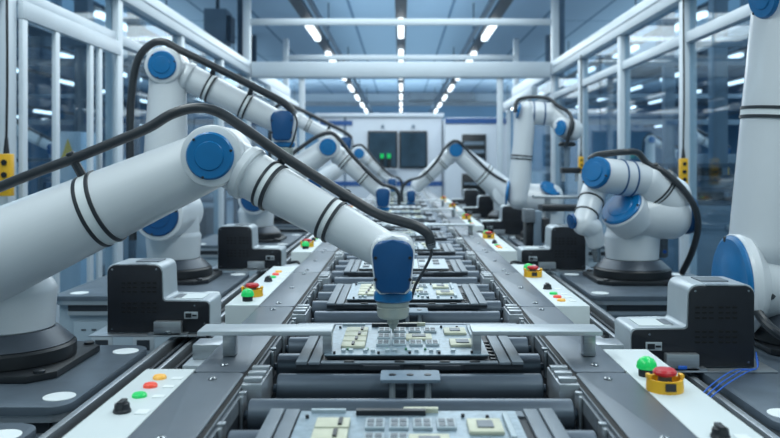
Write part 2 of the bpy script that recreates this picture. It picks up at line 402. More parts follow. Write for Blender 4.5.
for sx, wd in ((-1, 'left'), (1, 'right')):
    t = empty('cable_tray', (sx*5.2, 7, CZ+1.4), 'long dark overhead cable tray outside the %s partition' % wd, 'cable tray')
    B(sx*5.2-.2, sx*5.2+.2, 5, 30, CZ+1.86, CZ+1.90).build('bottom', 'far_dark', t)
    for a in (-.2, .17): B(sx*5.2+a, sx*5.2+a+.03, 5, 30, CZ+1.901, CZ+2.04).build('side', 'far_dark', t)
    for y in (8.6, 12, 16, 21):
        B(sx*5.2-.06, sx*5.2+.06, y, y+.12, CZ+2.04, CZ+3.195).build('hanger', 'far_mid', t)
    for j, y in enumerate((7.5, 11, 15, 20)):
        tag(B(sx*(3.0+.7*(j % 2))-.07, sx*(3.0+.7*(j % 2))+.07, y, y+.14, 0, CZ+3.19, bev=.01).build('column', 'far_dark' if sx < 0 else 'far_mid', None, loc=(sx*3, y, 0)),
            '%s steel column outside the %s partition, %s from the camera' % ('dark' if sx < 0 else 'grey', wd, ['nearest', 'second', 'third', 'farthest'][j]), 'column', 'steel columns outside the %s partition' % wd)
    t = empty('cross_pipe_frame', (sx*3.6, 10, CZ+1), 'dark horizontal pipe frame outside the %s partition' % wd, 'pipe frame')
    for y, z in ((6.5, .95), (9, 1.1), (12.5, .6), (16, 1.3)):
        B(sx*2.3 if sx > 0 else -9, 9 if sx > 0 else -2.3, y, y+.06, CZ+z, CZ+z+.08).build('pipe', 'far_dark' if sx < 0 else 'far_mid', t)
t = empty('duct_box', (-3.55, 15, CZ+2.2), 'grey box-shaped ventilation unit hanging under the ceiling, upper left', 'ventilation unit')
B(-3.7, -3.28, 15, 15.5, CZ+2.25, CZ+2.9, bev=.01).build('casing', 'far_mid', t)
B(-3.27, -3.2, 15.05, 15.45, CZ+2.3, CZ+2.78).build('side_cover', 'far_dark', t)
B(-3.52, -3.46, 15.2, 15.26, CZ+2.901, CZ+3.195).build('hanger', 'far_dark', t)
t = empty('duct_box', (.7, 30, CZ+2.6), 'dark grey ventilation panel high on the far wall', 'ventilation unit')
B(.35, 3.3, 36.3, 36.69, CZ+2.85, CZ+3.19).build('casing', 'far_mid', t)

# yellow interlock boxes on hanging cables
def interlock(X, Y, ztop, zc, label, sx, s=1):
    t = empty('interlock_switch', (X, Y, zc), label, 'safety switch')
    b = B(X-.025*s, X+.025*s, Y-.02, Y+.02, zc-.085*s, zc+.085*s, bev=.005).build('housing', 'yellow', t)
    for k in (-1, 0, 1): MB().lathe((X, Y-.021, zc+k*.05*s), (0, -1, 0), [(.012*s, 0), (.012*s, .006), (0, .007)], 12).build('knob', 'black', b)
    MB().cyl((X, Y, zc+.086*s), (X, Y, zc+.15*s), .014, .007, 12).build('strain_relief', 'black', t)
    MB().tube([(X, Y, zc+.15*s), (X+.004, Y, zc+.5), (X, Y, ztop)], .006, 8).build('cable', 'black', t)
interlock(-1.825, 3.7, CZ+1.08, Z(.055), 'yellow interlock switch on black cable at the left glass door', -1, 1.15)
interlock(1.80, 5.1, CZ+1.08, Z(.055), 'yellow interlock switch on black cable at nearest right post', 1, 1)
interlock(1.80, 8.0, CZ+1.08, Z(.02), 'smaller-looking yellow interlock switch farther along right partition', 1, 1)

# ================================================================== CONVEYOR
def conveyor():
    t = empty('roller_conveyor', (CX, 1, 0), 'dark roller conveyor running down the middle of the line', 'conveyor')
    zt = Z(RAIL_D)
    ys = [.83+.7*k for k in range(17)]
    for s in (-1, 1):
        for y in ys:
            x0, x1 = (CX+s*.315, CX+s*.415) if s > 0 else (CX-.415, CX-.315)
            pts = rrect(x0, x1, y+.003, y+.697, .012)
            MB().prism(pts, 'z', zt-.006, zt, bev=.0015).build('side_plate', 'plate', t)
            for yy in (y+.05, y+.33, y+.65):
                MB().lathe((CX+s*.366, yy, zt), (0, 0, 1), [(.008, 0), (.008, .002), (.005, .0045), (0, .005)], 12).build('bolt', 'steel', t) if y < 5 else None
        # body under the plates, rails
        a = lambda u, v: (CX+s*u, CX+s*v) if s > 0 else (CX+s*v, CX+s*u)
        B(*a(.335, .41), .8, 12.7, .3, zt-.007).build('side_frame', 'plate', t)
        B(*a(.306, .316), .8, 12.7, zt-.03, zt-.002).build('seal_strip', 'gap', t)
        m = MB().box(*a(.3035, .3059), .8, 12.7, zt-.03, zt-.002).box(*a(.295, .2985), .8, 12.7, zt-.03, zt-.005)
        m.build('guide_rail', 'chip_grey', t)
        B(*a(.2986, .3034), .8, 12.7, zt-.03, zt-.008).build('guide_slot', 'plate', t)
        B(*a(.296, .33), .8, 12.7, zt-.12, zt-.031).build('inner_frame', 'duct', t)
        y = .565+.36
        for k in range(17):
            yb = .86+.66*k-.09-.0
            yb = 1.43+.66*(k-1)
            m = MB().box(*a(.266, .303), yb, yb+.125, zt-.05, zt+.004, bev=.002)
            for q in range(3): m.box(*a(.268, .301), yb+.012+q*.04, yb+.030+q*.04, zt+.0042, zt+.012, bev=.002)
            m.build('end_block', 'silver', t)
    k = 0
    y = .895
    for i in range(70):
        y = .895+.165*i
        gap = (i % 4 == 0)
        r = .028
        xe = .256 if gap else .280
        zc = Z(.438)
        MB().lathe((CX-xe, y, zc), (1, 0, 0), [(.008, -.008), (.008, 0), (r-.002, 0), (r, .002), (r, 2*xe-.002), (r-.002, 2*xe), (.008, 2*xe), (.008, 2*xe+.008)], 28).build('roller', 'roller', t)
        if not gap and i < 36:
            for s in (-1, 1):
                m = MB().box(CX+s*.2915-.003, CX+s*.2915+.003, y-.018, y+.018, zc-.02, zt-.002, bev=.001)
                m.box(CX+s*.2915-.006, CX+s*.2915+.006, y-.007, y+.005, zt-.0019, zt+.003, bev=.001)
                m.build('roller_bracket', 'silver', t)
        if gap and i < 48:
            m = MB().prism(rrect(CX-.055, CX+.055, y-.095, y-.025, .004), 'z', Z(.402), Z(.396), bev=.001).build('stop_plate', 'far_mid', t)
            for q in (-1, 0, 1):
                MB().cyl((CX+q*.033, y-.082, Z(.4022)), (CX+q*.033, y-.082, Z(.50)), .006, seg=10).build('stop_rod', 'silver_paint', m)
                MB().lathe((CX+q*.033, y-.06, Z(.3959)), (0, 0, 1), [(.007, 0), (.007, .001), (.004, .0015), (0, .001)], 12).build('screw', 'chip_dark', m)
    B(CX-.27, CX+.27, .8, 12.7, Z(.56), Z(.53)).build('drip_tray', 'duct', t)
conveyor()

# ------------------------------------------------------------------ pallets and circuit boards
NUMW = ['nearest the camera', 'second from the camera', 'third from the camera', 'fourth from the camera', 'fifth from the camera', 'sixth from the camera',
        'seventh from the camera', 'eighth from the camera', 'ninth from the camera', 'tenth from the camera', 'eleventh from the camera', 'twelfth from the camera', 'farthest from the camera']
def make_pallet(y0):
    t = empty('pallet', (CX, y0, Z(.409)), 'dark grey workpiece pallet on the rollers, nearest the camera', 'pallet', 'workpiece pallets on the conveyor')
    zb, z1 = Z(.4085), Z(.396)
    L = .365
    m = MB().prism([(CX-.225, y0+.008), (CX-.10, y0+.008), (CX-.09, y0), (CX-.02, y0), (CX-.01, y0+.012), (CX+.02, y0+.012), (CX+.03, y0), (CX+.10, y0), (CX+.11, y0+.008), (CX+.225, y0+.008), (CX+.225, y0+L), (CX-.225, y0+L)], 'z', zb, z1-.003, bev=.001)
    m.build('base_tray', 'pallet_dark', t)
    for s in (-1, 1):
        a = lambda u, v: (CX+s*u, CX+s*v) if s > 0 else (CX+s*v, CX+s*u)
        B(*a(.203, .225), y0+.004, y0+L, z1-.0029, z1+.004, bev=.0015).build('side_rail', 'pallet', t)
        B(*a(.178, .2), y0+.004, y0+L, z1-.0029, z1+.003, bev=.0015).build('side_rail', 'pallet', t)
    B(CX-.176, CX+.176, y0+.008, y0+.026, z1-.0029, z1+.001, bev=.001).build('front_ledge', 'pallet', t)
    B(CX-.176, CX+.176, y0+L-.03, y0+L-.004, z1-.0029, z1+.001, bev=.001).build('rear_ledge', 'pallet', t)
    for x in (-.13, -.03, .06, .12): B(CX+x, CX+x+.02, y0+.009, y0+.02, z1+.0011, z1+.0035, bev=.001).build('locating_tab', 'chip_dark', t)
    m = MB()
    for k in range(6): m.prism([(CX+.164, y0+.03+k*.03), (CX+.176, y0+.03+k*.03), (CX+.164, y0+.045+k*.03)], 'z', z1-.002, z1+.003)
    m.build('ratchet_strip', 'chip_dark', t)
    return t
def make_board(y0):
    t = empty('circuit_board', (CX, y0, Z(.392)), 'pale circuit board', 'circuit board', 'circuit boards on pallets')
    z = Z(.386); x0, x1 = CX-.172, CX+.16; y1 = y0+.295; d = y1-y0; wd = x1-x0
    B(x0+.002, x1-.002, y0+.002, y1-.002, Z(.3945), z-.0025).build('carrier_edge', 'chip_dark', t)
    MB().box(x0, x1, y0, y1, z-.0024, z).build('board', 'pcb', t)
    R = lambda u0, u1, v0, v1, h, m=None: (x0+wd*u0, x0+wd*u1, y0+d*v0, y0+d*v1, z+.0001, z+h)
    # cream connector block with black pins
    for k in range(4):
        c = B(*R(.09, .24, .18+.17*k, .325+.17*k, .006), bev=.001).build('connector', 'pcb_cream', t)
        B(x0+wd*(.155+.012*k), x0+wd*(.172+.012*k), y0+d*(.2+.17*k), y0+d*(.3+.17*k), z+.0061, z+.009).build('pin_row', 'chip_dark', c)
    # grid of modules
    for i in range(4):
        for j in range(3):
            if (i, j) in ((2, 1), (3, 1)): continue
            u = .31+.105*i; v = .25+.22*j
            c = B(*R(u, u+.085, v, v+.15, .005), bev=.0008).build('module', 'chip_light', t)
            mm = MB()
            for a in range(2):
                for b in range(2):
                    mm.box(x0+wd*(u+.008+.038*a), x0+wd*(u+.038+.038*a), y0+d*(v+.015+.065*b), y0+d*(v+.062+.065*b), z+.0051, z+.006)
            mm.build('chip_windows', 'chip_grey', c)
    for u, v, w_, h_ in ((.50, .42, .17, .17), (.76, .62, .15, .2), (.78, .22, .16, .2)):
        c = B(*R(u, u+w_, v, v+h_, .006), bev=.001).build('processor', 'pcb_cream', t)
        B(x0+wd*(u+.04), x0+wd*(u+w_-.04), y0+d*(v+.05), y0+d*(v+h_-.05), z+.0061, z+.008).build('die', 'chip_grey', c)
    B(*R(.26, .58, .92, .96, .008)).build('edge_connector', 'chip_dark', t)
    B(*R(.48, .64, .965, .995, .007)).build('header', 'pcb_cream', t)
    B(*R(.05, .21, .965, .99, .005)).build('header', 'chip_light', t)
    for q in range(2): B(*R(.93+.0*q, .955, .1+.45*q, .5+.42*q, .006), bev=.001).build('memory_slot', 'chip_light', t)
    for k in range(16):
        if k % 3 != 2: B(*R(.1+.045*k, .125+.045*k, .07, .12, .005)).build('edge_pad', 'chip_light', t)
    for k in range(5): B(*R(.13+.12*k, .145+.12*k, .13, .155, .004)).build('capacitor', 'pcb_green', t)
    for u, v in ((.06, .03), (.33, .03), (.52, .03), (.7, .03), (.9, .04), (.04, .88), (.75, .9), (.86, .88)):
        MB().cyl((x0+wd*u, y0+d*v, z+.0001), (x0+wd*u, y0+d*v, z+.005), .0028, seg=8).build('standoff', 'chip_dark', t)
    return t
def make_board_b(y0):
    t = empty('circuit_board', (CX, y0, Z(.392)), 'grey chip panel', 'circuit board', 'circuit boards on pallets')
    z = Z(.386); x0, x1 = CX-.172, CX+.16; y1 = y0+.295; d = y1-y0; wd = x1-x0
    B(x0+.002, x1-.002, y0+.002, y1-.002, Z(.3945), z-.0025).build('carrier_edge', 'chip_dark', t)
    for q in range(3): MB().box(x0+wd*q/3+.002, x0+wd*(q+1)/3-.002, y0, y1, z-.0024, z).build('panel', 'chip_light', t)
    for i in range(6):
        for j in range(3):
            if (i+j) % 3 == 2: continue
            u, v = .04+.16*i, .1+.3*j
            B(x0+wd*u, x0+wd*(u+.07), y0+d*v, y0+d*(v+.17), z+.0001, z+.004).build('chip', 'chip_grey', t)
    return t
y0 = .915
pal = make_pallet(y0); brd = make_board(y0+.035); brd_b = None
OW = ['first', 'second', 'third', 'fourth', 'fifth', 'sixth', 'seventh', 'eighth', 'ninth', 'tenth', 'eleventh', 'twelfth', 'thirteenth', 'fourteenth', 'fifteenth']
brd['label'] = 'pale blue circuit board on the nearest pallet, cut by the bottom edge'
pal['label'] = 'dark grey pallet on the rollers, nearest, cut by the bottom edge'
for k in range(1, 15):
    dy = .66*k
    lab = 'dark grey pallet on the rollers, %s counted from the camera' % OW[k]
    if k == 1: lab = 'dark grey pallet on the rollers under the robot nozzle'
    copy_to(pal, (0, dy, 0), lab)
    if k in (3, 6, 9, 12):
        if brd_b is None:
            brd_b = make_board_b(y0+.035+dy); brd_b['label'] = 'grey panel of square chips on the fourth pallet from the camera'; base_k = k
        else: copy_to(brd_b, (0, .66*(k-base_k), 0), 'grey panel of square chips on the %s pallet from the camera' % OW[k])
    else:
        copy_to(brd, (0, dy, 0), 'pale blue circuit board under the robot nozzle' if k == 1 else 'pale blue circuit board on the %s pallet from the camera' % OW[k])

# ------------------------------------------------------------------ stopper bars over the line
def stopper(s, Y, label):
    t = empty('stopper_bar', (CX+s*.41, Y, Z(.40)), label, 'bar', 'flat silver bars over the conveyor')
    a = lambda u, v: (CX+s*u, CX+s*v) if s > 0 else (CX+s*v, CX+s*u)
    ui, uo = (.158, .43) if s < 0 else (.128, .392)
    B(*a(ui, uo), Y, Y+.075, Z(.350), Z(.341), bev=.0008).build('bar', 'silver_paint', t)
    B(*a(ui, ui+.018), Y+.001, Y+.03, Z(.386), Z(.3501), bev=.001).build('foot', 'silver', t)
    B(*a(.36, .385), Y+.03, Y+.06, Z(.3985), Z(.3501), bev=.001).build('mount_block', 'silver', t)
for j, Y in enumerate((1.62, 4.44, 5.9, 7.4)):
    wd = ['nearest the camera', 'second from the camera', 'third from the camera', 'fourth from the camera'][j]
    stopper(-1, Y, 'flat silver bar over the left edge of the conveyor, %s' % wd)
    stopper(1, Y, 'flat silver bar over the right edge of the conveyor, %s' % wd)

# ------------------------------------------------------------------ consoles
def console(s, y0, y1, label, stop=None, dome=None, knob=None, buttons=(), tall=.05):
    a = lambda u, v: (CX+s*u, CX+s*v) if s > 0 else (CX+s*v, CX+s*u)
    X = CX+(.448 if s > 0 else -.465)
    t = empty('control_console', (X, y0, 0), label, 'control console')
    zt = Z(RAIL_D)
    B(*a(.4165, .512), y0, y1, .35, zt, bev=.002).build('body', 'console', t)
    if dome:
        d = MB().lathe((X+s*-.003, dome, zt), (0, 0, 1), [(.015, 0), (.015, .014), (.0, .014)], 24).build('indicator_base', 'black', t)
        MB().lathe((X+s*-.003, dome, zt+.0141), (0, 0, 1), [(.018, 0), (.019, .003), (.0175, .011), (.013, .018), (.006, .0215), (0, .022)], 24).build('indicator_dome', 'green_lit', d)
    if stop:
        e = MB().lathe((X, stop, zt), (0, 0, 1), [(.032, 0), (.032, .008), (.031, .021), (.026, .021), (.026, .010), (0, .010)], 28)
        for q in (-1, 1): e.box(X+q*.0285-.004, X+q*.0285+.004, stop-.008, stop+.008, zt+.0205, zt+.029, bev=.002)
        e = e.build('emergency_stop_collar', 'yellow', t)
        MB().cyl((X, stop, zt+.0101), (X, stop, zt+.026), .012, seg=16).build('stem', 'chip_grey', e)
        MB().lathe((X, stop, zt+.0261), (0, 0, 1), [(.016, 0), (.0205, .003), (.0205, .007), (.017, .011), (0, .013)], 24).build('mushroom_button', 'red', e)
        B(X-.009, X+.009, stop-.0335, stop-.031, zt+.006, zt+.019).build('dark_slot', 'chip_dark', e)
    if knob:
        m = MB().lathe((X, knob, zt), (0, 0, 1), [(.014, 0), (.014, .004), (.0125, .006), (.0115, .014), (0, .015)], 20)
        m.box(X-.005, X+.005, knob-.0125, knob+.0125, zt+.008, zt+.019, bev=.001)
        m.build('rotary_knob', 'chip_dark', t)
        B(X+.033-.01, X+.033+.01, knob-.012, knob+.012, zt+.0002, zt+.0012).build('name_plate', 'dot', t)
    for y, c in zip(buttons, ('green_lit', 'red_lit', 'amber_lit')):
        MB().lathe((X, y, zt), (0, 0, 1), [(.0125, 0), (.0125, .004), (.010, .0065), (0, .007)], 20).build('push_button', c, t)
        B(X+.033-.01, X+.033+.01, y-.008, y+.008, zt+.0002, zt+.0012).build('name_plate', 'dot', t)
    return t
console(-1, .85, 1.555, 'pale control console left of conveyor, nearest, with black knob and three lit buttons', knob=1.285, buttons=(1.37, 1.43, 1.485))
console(-1, 2.25, 3.10, 'pale control console left of conveyor, second, emergency stop and green dome at near end', 2.41, 2.32, 2.70, (2.79, 2.86, 2.93))
console(-1, 3.6, 4.45, 'pale control console left of conveyor, third, partly under robot forearm', 3.82, 3.73, 4.1, (4.2, 4.26, 4.33))
console(-1, 5.1, 5.95, 'pale control console left of conveyor, fourth from the camera', 5.3, 5.21, 5.6, (5.7, 5.76, 5.82))
console(-1, 6.6, 7.45, 'pale control console left of conveyor, fifth from the camera', 6.8, 6.71, 7.1, (7.2, 7.26, 7.32))
console(-1, 8.1, 8.95, 'pale control console left of conveyor, farthest from the camera', 8.3, 8.21, 8.6, (8.7, 8.76, 8.82))
console(1, .80, 1.72, 'pale control console right of conveyor, nearest, red button in yellow collar', 1.41, 1.505, 1.165, (1.08, 1.02, .96))
console(1, 2.24, 3.15, 'pale control console right of conveyor, second from the camera', 2.82, 2.90, 2.54, (2.44, 2.38, 2.32))
console(1, 3.64, 4.52, 'pale control console right of conveyor, third from the camera', 4.25, 4.33, 3.98, (3.88, 3.82, 3.76))
console(1, 5.1, 5.97, 'pale control console right of conveyor, fourth from the camera', 5.7, 5.8, 5.43, (5.33, 5.27, 5.21))
console(1, 6.65, 7.5, 'pale control console right of conveyor, fifth from the camera', 7.25, 7.35, 6.98, (6.88, 6.82, 6.76))
console(1, 8.15, 9.0, 'pale control console right of conveyor, farthest from the camera', 8.75, 8.85, 8.48, (8.38, 8.32, 8.26))

# ------------------------------------------------------------------ tables under the robots
def table(s, y0, y1, label, xr=1.34):
    a = lambda u, v: (u, v) if s > 0 else (-v, -u)
    xi = .70 if s < 0 else .735
    zt = Z(TABLE_D)
    t = empty('robot_table', (s*1.0, y0, 0), label, 'table', 'robot tables along the line')
    MB().prism(rrect(*a(xi, xr), y0, y1, .045), 'z', zt-.018, zt, bev=.002).build('table_top', 'table', t)
    MB().prism(rrect(*a(xi+.004, xr-.004), y0+.004, y1-.004, .043), 'z', zt-.034, zt-.0181).build('edge_band', 'silver', t)
    x0, x1 = a(xi+.02, xr-.02)
    B(x0, x1, y0+.03, y1-.02, .10, zt-.0341, bev=.003).build('cabinet_body', 'cabinet', t)
    B(x0+.03, x1-.03, y0+.06, y1-.05, 0, .099).build('plinth', 'duct', t)
    p = B(x0+.06, x1-.03, y0+.018, y0+.029, .2, zt-.10, bev=.002).build('front_panel', 'cabinet', t)
    m = MB()
    n = 12
    for k in range(n): m.box(x0+.09+k*.04, x0+.108+k*.04, y0+.0165, y0+.0179, zt-.135, zt-.129)
    for k in range(n): m.box(x0+.09+k*.04, x0+.108+k*.04, y0+.0165, y0+.0179, zt-.235, zt-.229)
    m.build('slots', 'duct', p)
    for k in range(2):
        q = B(x0+.13+.16*k, x0+.21+.16*k, y0+.013, y0+.0178, zt-.22, zt-.155, bev=.001).build('socket_plate', 'silver_paint', p)
        B(x0+.145+.16*k, x0+.195+.16*k, y0+.0115, y0+.0128, zt-.21, zt-.17).build('socket', 'duct', q)
    B(x0+.04, x1-.02, y0+.012, y0+.029, zt-.075, zt-.06).build('rail', 'silver', t)
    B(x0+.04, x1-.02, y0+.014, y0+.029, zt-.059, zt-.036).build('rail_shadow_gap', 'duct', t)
    for u in (xi+.045, xr-.08):
        for y in (y0+.075, y1-.075):
            MB().lathe((s*u, y, zt), (0, 0, 1), [(.034, 0), (.034, .0015), (0, .0016)], 28).build('cover_disc', 'dot', t)
    return t
OT = ['nearest the camera', 'under the foreground robot', 'second robot position', 'third robot position', 'fourth robot position', 'fifth robot position']
LT = [(.9, 1.57), (1.67, 2.24), (3.06, 3.735), (4.95, 5.75), (6.55, 7.35), (8.2, 9.0)]
RT = [(.9, 1.49), (1.55, 2.45), (3.06, 3.735), (4.9, 5.56), (6.65, 7.265)]
for i, (a_, b_) in enumerate(LT):
    table(-1, a_, b_, ['grey table corner with white disc at the bottom left', 'grey table under the large foreground robot on the left', 'grey table under the second robot on the left side',
                       'grey table under the third robot on the left side', 'grey table under the fourth robot on the left side', 'grey table under the fifth robot on the left side'][i])
for i, (a_, b_) in enumerate(RT):
    table(1, a_, b_, ['grey table at the bottom right, nearest the camera', 'grey table under the cropped white robot on the right edge', 'grey table under the bulky second robot on the right',
                      'grey table under the tall third robot on the right', 'grey table under the fourth robot on the right side'][i], xr=1.52 if i == 1 else 1.34)
# cable ducts between tables and consoles
for s, wd in ((-1, 'left'), (1, 'right')):
    t = empty('cable_duct', (s*.6, 1, Z(.6)), 'long dark slotted cable duct between the %s tables and the conveyor' % wd, 'cable duct')
    q = .03 if s > 0 else 0
    a = lambda u, v: (u+q, v+q) if s > 0 else (-v, -u)
    B(*a(.545, .69), .8, 10, Z(.60), Z(.575)).build('duct_floor', 'duct', t)
    for u, h, w_, mm in ((.672, .520, .016, 'silver'), (.640, .530, .010, 'duct'), (.612, .524, .012, 'silver'), (.580, .530, .008, 'duct'), (.556, .528, .006, 'silver')):
        B(*a(u, u+w_), .8, 10, Z(.5749), Z(h), bev=.001).build('rail', mm, t)
# cross members closing the gaps between consoles and tables
for s, wd in ((-1, 'left'), (1, 'right')):
    for j, (y, yy) in enumerate(((1.8, 2.2), (3.2, 3.55), (4.7, 5.0), (6.1, 6.5))):
        a = lambda u, v: (CX+s*u, CX+s*v) if s > 0 else (CX+s*v, CX+s*u)
        t = empty('junction_box', (CX+s*.47, y, Z(.5)), 'grey junction box in the %s gap between control consoles, %s' % (wd, ['nearest', 'second', 'third', 'farthest'][j]), 'junction box')
        B(*a(.42, .51), y, yy, .4, Z(.455), bev=.004).build('body', 'silver_paint', t)
        B(*a(.43, .50), y+.05, y+.12, Z(.4549), Z(.42), bev=.003).build('connector', 'silver', t)
        MB().tube([(CX+s*.45, y+.14, Z(.454)), (CX+s*.45, y+.18, Z(.42)), (CX+s*.5, y+.22, Z(.43)), (CX+s*.505, y+.24, Z(.454))], .006, 8).build('cable', 'black', t)

# ------------------------------------------------------------------ controller boxes
def controller(s, Y, label, b=.505, blue=False):
    """step-shaped box: low part towards the line"""
    xo, xi, xs = .872, .566, .707
    zb = Z(b); zt = Z(.300+(b-.505)); zl = Z(.408+(b-.505))
    def outline(e=0):
        pts = []
        def arc(cx, cz, r, a0, a1):
            for k in range(6):
                a = math.radians(a0+(a1-a0)*k/5); pts.append((cx+r*math.cos(a), cz+r*math.sin(a)))
        pts.append((xo-e, zb+e))
        r = .022
        arc(xo-e-r, zt-e-r, r, 0, 90)
        arc(xs+e+r, zt-e-r, r, 90, 180)
        for k in range(1, 5):
            a = math.radians(0-90*k/4); pts.append((xs+e-.012+.012*math.cos(a), zl-e+.012+.012*math.sin(a)))
        arc(xi+e+.012, zl-e-.012, .012, 90, 180)
        pts.append((xi+e, zb+e))
        return [(s*x, z) for x, z in pts]
    t = empty('controller_box', (s*.7, Y, zb), label, 'controller box', 'black and silver step-shaped controller boxes')
    MB().prism(outline(0), 'y', Y+.004, Y+.15, bev=.002).build('silver_case', 'silver_paint', t)
    f = MB().prism(outline(.003), 'y', Y-.002, Y+.0039, bev=.001).build('front_panel', 'panel_black', t)
    MB().prism(outline(.003), 'y', Y+.1501, Y+.156, bev=.001).build('rear_panel', 'panel_black', t)
    m = MB()
    for g in range(2):
        for q in range(2):
            for i in range(3):
                for j in range(3):
                    x = s*(xs+.022+g*.058+i*.017); z = zt-.055-q*.06-j*.013
                    m.prism(rrect(x-.006, x+.006, z-.0025, z+.0025, .0024, 3), 'y', Y-.0035, Y-.0021)
    m.build('vent_slots', 'gap', f)
    m = MB()
    for x, z in ((xs+.017, zt-.015), (xo-.017, zt-.015), (xo-.017, zb+.015), (xi+.015, zb+.03), (xi+.045, zl-.014), (xs-.02, zb+.03)):
        m.lathe((s*x, Y-.0021, z), (0, -1, 0), [(.0032, 0), (.003, .001), (0, .0014)], 10)
    m.build('screws', 'steel', f)
    a = sorted((s*(xi+.035), s*(xi+.075)))
    c = B(a[0], a[1], Y-.006, Y-.0021, zl-.053, zl-.032, bev=.001).build('port', 'silver_paint', f)
    B(a[0]+.004, a[1]-.018, Y-.007, Y-.0061, zl-.049, zl-.036).build('plug', 'chip_dark', c)
    B(a[1]-.016, a[1]-.003, Y-.007, Y-.0061, zl-.045, zl-.04).build('plug_slot', 'chip_dark', c)
    a = sorted((s*(xs+.045), s*(xs+.1)))
    B(a[0], a[1], Y-.004, Y+.03, zt-.0015, zt+.0015).build('top_lip', 'silver', t)
    B(a[0]+.005, a[1]+.02, Y+.05, Y+.12, zt+.0001, zt+.003).build('top_grille', 'chip_grey', t)
    a = sorted((s*(xi+.03), s*(xs-.03)))
    B(a[0], a[1], Y+.03, Y+.12, zl+.0001, zl+.002).build('display', 'console', t)
    a = sorted((s*(xs-.045), s*(xs-.022)))
    B(a[0], a[1], Y+.04, Y+.11, zl+.0021, zl+.003).build('keypad', 'chip_grey', t)
    # shelf and clamp
    t2 = empty('box_shelf', (s*.7, Y-.03, zb-.02), 'silver bracket shelf carrying the '+label.split(' box')[0].replace('black and silver ', '')+' box'+label.split(' box')[1], 'shelf', 'silver bracket shelves under controller boxes')
    a = sorted((s*.5325, s*.915))
    B(a[0], a[1], Y-.03, Y+.17, zb-.0042, zb-.0004, bev=.001).build('plate', 'silver', t2)
    a = sorted((s*.533, s*.543))
    MB().prism([(Y-.01, zb-.0043), (Y+.13, zb-.0043), (Y+.13, zb-.12), (Y+.09, zb-.12)], 'x', a[0], a[1]).build('gusset', 'silver_paint', t2)
    a = sorted((s*.645, s*.725))
    cl = MB().box(a[0], a[1], Y-.028, Y-.0045, zb-.0003, zb+.040, bev=.002)
    cl.box(a[0]-.018, a[1]+.018, Y-.028, Y-.0045, zb-.0003, zb+.006)
    cl = cl.build('clamp', 'silver', t2)
    B(s*.683-.011, s*.683+.011, Y-.032, Y-.0281, zb+.004, zb+.013, bev=.002).build('blue_latch' if blue else 'latch', 'wire' if blue else 'steel', cl)
    return t
controller(-1, 2.37, 'black and silver controller box on the left beside the foreground robot')
controller(-1, 3.80, 'black and silver controller box on the left behind the nearer one')
controller(1, 1.97, 'black and silver controller box on the right, nearest, before the cropped robot', blue=True)
controller(1, 3.77, 'black and silver controller box on the right, second, before the bulky robot')
controller(1, 5.6, 'black and silver controller box on the right, third from the camera')
controller(1, 7.3, 'black and silver controller box on the right, fourth from the camera')
controller(1, 9.0, 'black and silver controller box on the right, farthest from the camera')
for j in range(3):
    o = MB().tube([P(756, 352+3*j, 1.962), P(757, 368, 1.95-.01*j), P(735+6*j, 370+j, 1.90-.01*j), P(715+6*j, 382+j, 1.8), P(698+6*j, 398, 1.68)], .0016, 6)
    tag(o.build('signal_wire', 'wire', None, loc=P(700, 400, 1.7)), '%s thin blue wire hanging from the nearest right controller box' % ['leftmost', 'middle', 'rightmost'][j], 'wire', 'blue wires at the right controller box')

# small grey gripper stand between right boxes
t = empty('test_fixture', P(536, 262, 4.3), 'dark upright test fixture beside the second right controller box', 'fixture')
for px0, px1, py0, py1, m in ((524, 534, 209, 222, 'chip_grey'), (533, 541, 211, 252, 'far_mid'), (541, 548, 218, 240, 'chip_dark'), (526, 533, 222, 246, 'chip_dark'), (522, 550, 246, 262, 'far_dark')):
    p0 = P(px0, py1, 4.35); p1 = P(px1, py0, 4.35); k = random.uniform(0, .04)
    B(p0.x, p1.x, 4.3+k, 4.42+k, p0.z, p1.z, bev=.003).build('block', m, t)
B(.725, P(550, 262, 4.35).x, 4.3, 4.46, .3, P(522, 262, 4.35).z-.001).build('pedestal', 'far_mid', t)

# ================================================================== ROBOTS
def cap(c, n, r, m, parent, name='joint_cap', h=.012, notches=True):
    n = Vector(n).normalized()
    o = MB().lathe(c, n, [(r, 0), (r, h*.5), (r*.93, h), (r*.62, h), (r*.58, h*1.25), (0, h*1.4)], 40).build(name, m, parent)
    if notches:
        u = n.orthogonal().normalized(); v = n.cross(u); mm = MB()
        for k in range(3):
            a = .5+2*PI*k/3; p = Vector(c)+(u*math.cos(a)+v*math.sin(a))*r*.93
            mm.lathe(p, n, [(r*.06, h*.4), (r*.06, h*1.1), (0, h*1.15)], 8)
        mm.build('screws', 'chip_dark', o)
    return o
def strap(root, c, ax, r, gap, w=.007, clip=None, label=True):
    ax = Vector(ax).normalized(); c = Vector(c); m = MB()
    for q in (-1, 1):
        m.lathe(c+ax*(q*gap/2), ax, [(r+.0005, -w/2), (r+.003, -w/2), (r+.0035, 0), (r+.003, w/2), (r+.0005, w/2)], 40)
    o = m.build('strap', 'rubber', root)
    if label: MB().lathe(c, ax, [(r+.0005, -gap/2+w/2), (r+.0012, -gap/2+w/2), (r+.0012, gap/2-w/2), (r+.0005, gap/2-w/2)], 40).build('strap_label', 'dot', o)
    if clip is not None:
        d = (Vector(clip)-c).normalized(); p0 = c+d*(r-.002)
        MB().cyl(p0, Vector(clip)+d*.013, .011, .010, 8, bev=.002).build('cable_clip', 'rubber', o)
    return o
